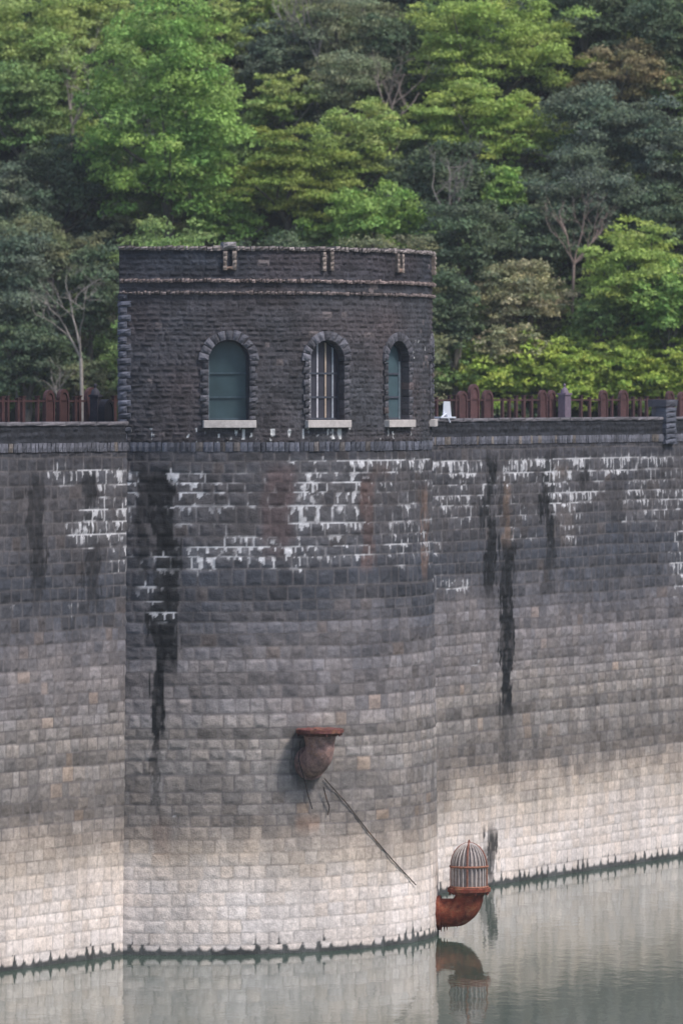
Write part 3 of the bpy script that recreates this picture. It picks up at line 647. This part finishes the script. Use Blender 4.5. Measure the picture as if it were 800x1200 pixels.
def solve_depth(px, py, h):             # where the hillside lies h below the ray through (px, py)
    lo, hi = 196., 300.
    for _ in range(50):
        Y = (lo + hi) / 2; X = (px - 400) / F * Y; z = H - (py - YH) * Y / F
        if z - float(hill(np.array(X), np.array(Y))) > h: lo = Y
        else: hi = Y
    return Y
SP = {  # leaf colours (darker tone .. lighter tone, mixed at random), leaf size, clump flatness, density, clump radius factor
    'fresh': ((0.205, 0.335, 0.081), (0.346, 0.518, 0.130), 0.143, .80, 1.0, .12), 'lime': ((0.300, 0.400, 0.075), (0.480, 0.580, 0.115), 0.126, .60, 1.0, .12),
    'spring': ((0.258, 0.336, 0.102), (0.420, 0.516, 0.150), 0.126, .60, .95, .12), 'pale': ((0.270, 0.367, 0.092), (0.443, 0.551, 0.130), 0.126, .50, .95, .125),
    'yellow': ((.200, .260, .060), (.340, .410, .090), 0.109, .45, 1.1, .12), 'mid': ((0.192, 0.282, 0.102), (0.312, 0.432, 0.144), 0.126, .65, 1.0, .13),
    'dark': ((0.084, 0.120, 0.070), (0.150, 0.204, 0.102), 0.134, .7, 1.0, .14), 'blue': ((0.108, 0.142, 0.101), (0.186, 0.238, 0.144), 0.126, .65, 1.0, .14),
    'olive': ((0.168, 0.186, 0.102), (0.276, 0.294, 0.144), 0.109, .6, 1.0, .13), 'grey': ((0.198, 0.228, 0.132), (0.324, 0.360, 0.198), 0.101, .65, .7, .14),
    'cream': ((0.140, 0.170, 0.075), (0.640, 0.570, 0.340), 0.109, .65, 1.0, .12), 'bronze': ((0.192, 0.180, 0.096), (0.384, 0.318, 0.156), 0.109, .65, 1.0, .12)}
TN = [0]
def tree(px, py, wpx, hpx, sp, label, h=None, dens=1., clumps=None, name=None, cat='tree', group=None, trunk=True, gap=0., dy=0., scale=1.16):
    TN[0] += 1; seed = 100 + TN[0]; g = np.random.default_rng(seed)
    c1, c2, leaf, flat, dn, cr = SP[sp]
    sc = 31.
    h = h if h is not None else hpx / 2 / sc + 1.6
    Y = solve_depth(px, py, h) + dy; k = Y / F; X = (px - 400) * k; Z = H - (py - YH) * k; W, Hh = wpx * k * scale, hpx * k * scale
    gz = float(hill(np.array(X), np.array(Y))) - .3
    t = thing(name or 'broadleaf_tree', (X, Y, gz), label, cat, group)
    rx, rz, ry = W / 2, Hh / 2, min(W, Hh) / 2 * .9
    rc0 = cr * (W * Hh) ** .5 * 1.0
    rc0 = min(max(rc0, .26), .72)
    n = clumps or int(9.5 * (W * Hh) / (rc0 * rc0 * 3.14) * .62)
    n = max(n, 8); cs = []; rs = []
    while len(cs) < n:
        d = g.normal(size=3); d /= np.linalg.norm(d)
        if d[2] < -.8: continue
        if d[1] > .35 and g.random() < .6: continue
        q = g.uniform(.35, 1.0) * (.86 + .35 * vn(d[0] * 1.7 + seed, d[2] * 1.7 + d[1], seed % 9))
        if gap and vn(d[0] * 2.6 + seed * 3, d[2] * 2.6, (seed + 3) % 9) < gap: continue
        r = rc0 * g.uniform(.6, 1.25)
        cs.append((X + d[0] * (rx - r * .5) * q, Y + d[1] * ry * q, Z + d[2] * (rz - r * .35) * q)); rs.append(r)
    leaves_mesh('crown', cs, rs, flat, leaf, dens * dn, (c1, c2), t, seed)
    if trunk:
        b = MB(); p0 = np.array((X, Y, gz)); p1 = np.array((X + W * .06 * g.normal(), Y, Z - rz * .35))
        r = .06 + W * .022; pts = [p0 + (p1 - p0) * i / 5 + g.normal(size=3) * .06 for i in range(6)]
        b.tube(pts, [r * (1.25 - .6 * i / 5) for i in range(6)], 8, (.11, .095, .08), cap=False, jit=.15)
        for i in range(7):
            e = np.array(cs[g.integers(len(cs))]); s_ = pts[g.integers(3, 6)]; mid = (s_ + e) / 2 + g.normal(size=3) * .15 - np.array((0, 0, .15))
            b.tube([s_, mid, e], [r * .5, r * .3, .015], 5, (.13, .115, .095), cap=False, jit=.15)
        b.build('trunk', M_BARK, t)
    return t
def bare_tree(px, py0, hpx, label, lean=0, col=(.30, .26, .23), h=.3, depth=3, r=.07, dy=0., spread=.3, twigs=3, only_trunk=False, fwd=None):
    TN[0] += 1; g = np.random.default_rng(700 + TN[0])
    Y = solve_depth(px, py0, h) + dy if fwd is None else fwd
    k = Y / F; X = (px - 400) * k; Z = H - (py0 - YH) * k; L = hpx * k
    gz = float(hill(np.array(X), np.array(Y))) - .2
    t = thing('bare_tree', (X, Y, gz), label, 'bare tree')
    b = MB(); p0 = np.array((X - lean * .15, Y, gz)); p = np.array((X, Y, Z))
    b.tube([p0, (p0 + p) / 2 + g.normal(size=3) * .05, p], [r * 1.2, r * 1.1, r], 7, col, cap=False, jit=.15); b.build('trunk', M_BARK, t)
    for i in range(twigs):
        b = MB(); limb(b, p, np.array((lean + spread * (i - (twigs - 1) / 2), g.uniform(-.3, .1), 1.)), L * g.uniform(.45, .7), r * .75, depth, g, col, .3, 3); b.build('branch', M_BARK, t)
    return t

# filler forest first: rows of dark trees right across the slope (x, y, w, h, kind, label)
T = [
 (40, 60, 150, 150, 'spring', 'olive yellow tree in the top left corner of the hillside'),
 (120, 30, 120, 110, 'spring', 'dull olive tree in the top left behind the big bright green tree'),
 (28, 125, 105, 120, 'mid', 'mid green tree at the left edge below the olive yellow crown'),
 (70, 215, 130, 110, 'dark', 'dark shaded crown left of the big bright green tree'),
 (20, 245, 120, 110, 'blue', 'blue green tree at the left edge halfway down the slope'),
 (103, 205, 90, 80, 'olive', 'small olive tree with a domed crown left of the bright green tree'),
 (60, 300, 140, 90, 'olive', 'brownish olive spreading crown above the blue green tree at the left edge'),
 (20, 350, 100, 150, 'blue', 'tall blue green crown at the left edge above the railing'),
 (108, 350, 80, 130, 'dark', 'dark evergreen tree just left of the tower'),
 (35, 425, 120, 90, 'dark', 'dark low tree behind the railing in the lower left of the hill'),
 (100, 448, 70, 50, 'olive', 'low pale green bush behind the railing left of the tower'),
 (200, 150, 185, 275, 'fresh', 'large bright green tree with a tall drooping crown behind the left of the tower'),
 (245, 45, 100, 80, 'spring', 'yellow green crown at the top edge just right of the big bright tree'),
 (310, 15, 110, 70, 'spring', 'mid green crown at the top edge left of the bare twigs'),
 (325, 75, 95, 80, 'blue', 'round blue green tree near the top between bright tree and grey thicket'),
 (335, 125, 95, 80, 'spring', 'muted green crown just above the layered yellow green tree'),
 (345, 215, 155, 130, 'yellow', 'layered yellow green conifer like tree standing behind the tower roof'),
 (150, 262, 70, 50, 'olive', 'low olive bush touching the tower roof at its left corner'),
 (270, 265, 90, 50, 'fresh', 'low green bush just behind the tower roof below the layered tree'),
 (435, 258, 140, 80, 'fresh', 'bright green bush right behind the right half of the tower roof'),
 (395, 40, 120, 120, 'grey', 'thin grey green thicket tree at the top centre with many bare twigs'),
 (415, 110, 110, 110, 'grey', 'sparse grey green crown below the bare twigs at the top centre'),
 (430, 175, 120, 100, 'spring', 'soft green crown between the layered tree and the dark hollow'),
 (455, 75, 80, 110, 'dark', 'deeply shaded dark tree near the top centre'),
 (575, 55, 210, 150, 'pale', 'wide yellow green tree filling the top right of centre'),
 (560, 140, 150, 100, 'pale', 'lower yellow green tiers below the wide crown at the top right of centre'),
 (610, 165, 120, 75, 'pale', 'yellow green spreading bough right of the dark hollow'),
 (585, 225, 60, 60, 'fresh', 'small bright green sapling standing in the dark hollow'),
 (520, 215, 120, 90, 'dark', 'dark shaded tree with pale limbs above the tower right corner'),
 (545, 290, 120, 120, 'dark', 'dark evergreen right beside the tower roof corner'),
 (700, 25, 130, 90, 'dark', 'dark evergreen at the top edge right of the wide yellow green tree'),
 (780, 50, 100, 130, 'dark', 'dark evergreen in the top right corner'),
 (730, 95, 120, 90, 'bronze', 'bronze tinged crown near the right edge below the dark evergreens'),
 (700, 160, 150, 130, 'blue', 'large grey blue evergreen crown under the bronze tinged crown'),
 (775, 190, 90, 140, 'blue', 'blue green tree at the right edge halfway up the slope'),
 (690, 235, 160, 120, 'blue', 'dusky blue green tree above the fresh green wispy tree'),
 (785, 110, 60, 60, 'mid', 'small vivid green crown at the right edge under the corner evergreen'),
 (775, 265, 90, 100, 'dark', 'dark tree behind the fresh green wispy tree at the right edge'),
 (635, 290, 110, 90, 'dark', 'shaded tree directly above the cream flowering crown'),
 (530, 375, 70, 120, 'dark', 'dark green shrub covered bank immediately right of the tower'),
 (612, 350, 118, 88, 'cream', 'round crown covered in cream blossom right of the tower'),
 (600, 405, 90, 50, 'cream', 'small cream flowering bush under the round blossoming crown'),
 (735, 320, 130, 130, 'pale', 'wispy fresh green tree at the right with feathery tiers'),
 (780, 360, 90, 100, 'fresh', 'fresh green tree at the right edge just above the lime bushes'),
 (705, 370, 70, 60, 'mid', 'mid green bush between blossoming crown and wispy tree'),
]
for i, (x, y, ww, hh, sp, lab) in enumerate(T):
    tree(x, y, ww, hh, sp, lab, gap=.30 if sp in ('lime', 'yellow', 'olive', 'pale', 'spring') else .18, dy=0)
# hidden / edge trees so that a step to the side still finds a forest
for i, (x, y) in enumerate([(200, 330), (330, 340), (450, 345), (200, 420), (330, 430), (450, 430), (-70, 80), (-80, 220), (-70, 350), (880, 60), (880, 200), (880, 340), (100, -60), (260, -60), (420, -70), (580, -70), (740, -60)]):
    tree(x, y, 150, 130, ['mid', 'dark', 'olive'][i % 3], 'dark green forest tree hidden behind the tower or past the picture edge', group='hillside trees out of view', dens=.6)
gf = np.random.default_rng(31)
for iy, y in enumerate(range(-20, 470, 62)):             # the lesser trees that close the gaps
    for ix, x in enumerate(range(-20, 860, 82)):
        xx, yy = x + gf.uniform(-25, 25) + 40 * (iy % 2), y + gf.uniform(-18, 18)
        if 165 < xx < 480 and yy > 330: continue
        sp = ['dark', 'mid', 'spring', 'blue', 'olive', 'mid'][gf.integers(6)]
        if xx < 200 and yy < 180: sp = ['mid', 'spring'][gf.integers(2)]
        if xx > 500 and yy > 330: sp = 'mid'
        tree(xx, yy, 105, 85, sp, 'shaded understory tree filling a gap between the larger crowns on the slope', h=1.5, trunk=gf.random() < .4, group='understory trees on the slope', name='understory_tree', dens=.8, gap=.15, dy=1.0)
S_ = [(530, 440, 80, 90, 'mid', 'soft green bush against the tower wall side behind the railing'), (575, 450, 90, 95, 'lime', 'lime green bush behind the three tall arched panels'),
      (625, 440, 95, 90, 'lime', 'lime green bush under the small cream flowering bush'), (672, 450, 90, 90, 'lime', 'lime green bush behind the grey finial post'),
      (690, 412, 90, 60, 'lime', 'upper lime green bush left of the right hand trees'), (730, 445, 95, 95, 'lime', 'lime green bush left of the stone pier'),
      (760, 400, 95, 70, 'lime', 'upper lime green bush near the right edge'), (790, 445, 85, 95, 'lime', 'lime green bush behind the stone pier at the right edge'),
      (30, 468, 90, 40, 'mid', 'low green bush behind the railing at the left edge'), (90, 468, 90, 50, 'olive', 'low yellowish bush behind the dark finial post')]
for x, y, ww, hh, sp, lab in S_:
    tree(x, y, ww, hh, sp, lab, h=1.0, name='bush', cat='bush', trunk=False, dens=1.0)
bare_tree(95, 420, 130, 'pale bare tree with crooked stems just left of the tower', lean=-.3, r=.06, dy=-5)
bare_tree(70, 470, 60, 'small bare sapling behind the arched panels left of the tower', lean=-.3, r=.04, dy=-3)
bare_tree(20, 440, 50, 'thin leaning bare sapling at the left edge above the railing', lean=-.5, r=.03, dy=-3, twigs=2)
bare_tree(155, 175, 90, 'bare branched tree in the gap left of the big bright green tree', lean=.1, r=.06, dy=-3)
bare_tree(85, 150, 110, 'tangle of pale bare branches in the upper left of the hillside', lean=.2, r=.07, dy=-3, twigs=4)
bare_tree(372, 70, 110, 'bare grey twiggy tree at the top centre', lean=-.1, r=.06, dy=-4, twigs=5, spread=.35)
bare_tree(345, 60, 90, 'pale forked bare tree at the top left of centre', lean=-.2, r=.06, dy=-4, twigs=3)
bare_tree(455, 150, 100, 'brownish bare tree beside the dark gap near the top centre', lean=.2, col=(.24, .19, .17), r=.05, dy=-4, twigs=4, spread=.4)
bare_tree(530, 270, 100, 'crooked pale limbed tree in the dark hollow right of the tower roof', lean=-.25, col=(.22, .19, .17), r=.07, dy=-4, twigs=3)
bare_tree(672, 310, 90, 'pinkish brown bare tree above the blossoming crown', lean=.1, col=(.30, .22, .19), r=.05, dy=-4, twigs=5, spread=.4)
bare_tree(735, 320, 90, 'pale stems rising inside the wispy fresh green tree', lean=.2, r=.05, dy=-1, twigs=3)
# more of the wood past both picture edges, as copies
protos = [o for o in COL.objects if o.parent is None and o.name.startswith('broadleaf_tree')][:46:3]
kids = {p: [c for c in COL.objects if c.parent == p] for p in protos}
gx = np.random.default_rng(77)
for n_ in range(110):
    sx = -1 if n_ % 2 else 1; Yn = gx.uniform(208, 262); Xn = sx * (Yn * .066 + gx.uniform(1.5, 34))
    p = protos[n_ % len(protos)]; c = p.copy(); COL.objects.link(c)
    c.location = (Xn, Yn, float(hill(np.array(Xn), np.array(Yn))) - .5); c.rotation_euler = (0, 0, gx.uniform(-.5, .5))
    c['label'] = 'green forest tree on the hillside past the picture edge'; c['group'] = 'hillside trees past the picture edge'
    for k_ in kids[p]: d_ = k_.copy(); COL.objects.link(d_); d_.parent = c
# undergrowth: countless leaves over the slope
def undergrowth():
    g = np.random.default_rng(5); cs = []; rs = []
    for _ in range(1500):
        Y = g.uniform(203, 236); X = g.uniform(-.09, .09) * Y
        cs.append((X, Y, float(hill(np.array(X), np.array(Y))) + g.uniform(0, .7))); rs.append(g.uniform(.4, .9))
    o = leaves_mesh('undergrowth', cs, rs, .6, .2, .45, ((.080, .110, .060), (.140, .190, .090)), None, 44)
    tag(o, kind='stuff'); tag(o, 'dark leafy undergrowth covering the slope between the trees', 'undergrowth')
undergrowth()

# faint spring haze filling the valley
def haze():
    b = MB(); b.box(lambda x, y, z: (x, y, z), -1490, 1490, -590, 2490, -10.5, 135)
    m = bpy.data.materials.new('valley_haze'); m.use_nodes = True; N, L = m.node_tree.nodes, m.node_tree.links; N.remove(N['Principled BSDF'])
    v = N.new('ShaderNodeVolumePrincipled'); v.inputs['Color'].default_value = (.88, .93, 1, 1); v.inputs['Density'].default_value = .00018; L.new(v.outputs[0], N['Material Output'].inputs['Volume'])
    o = b.build('haze', m); tag(o, kind='stuff')
haze()
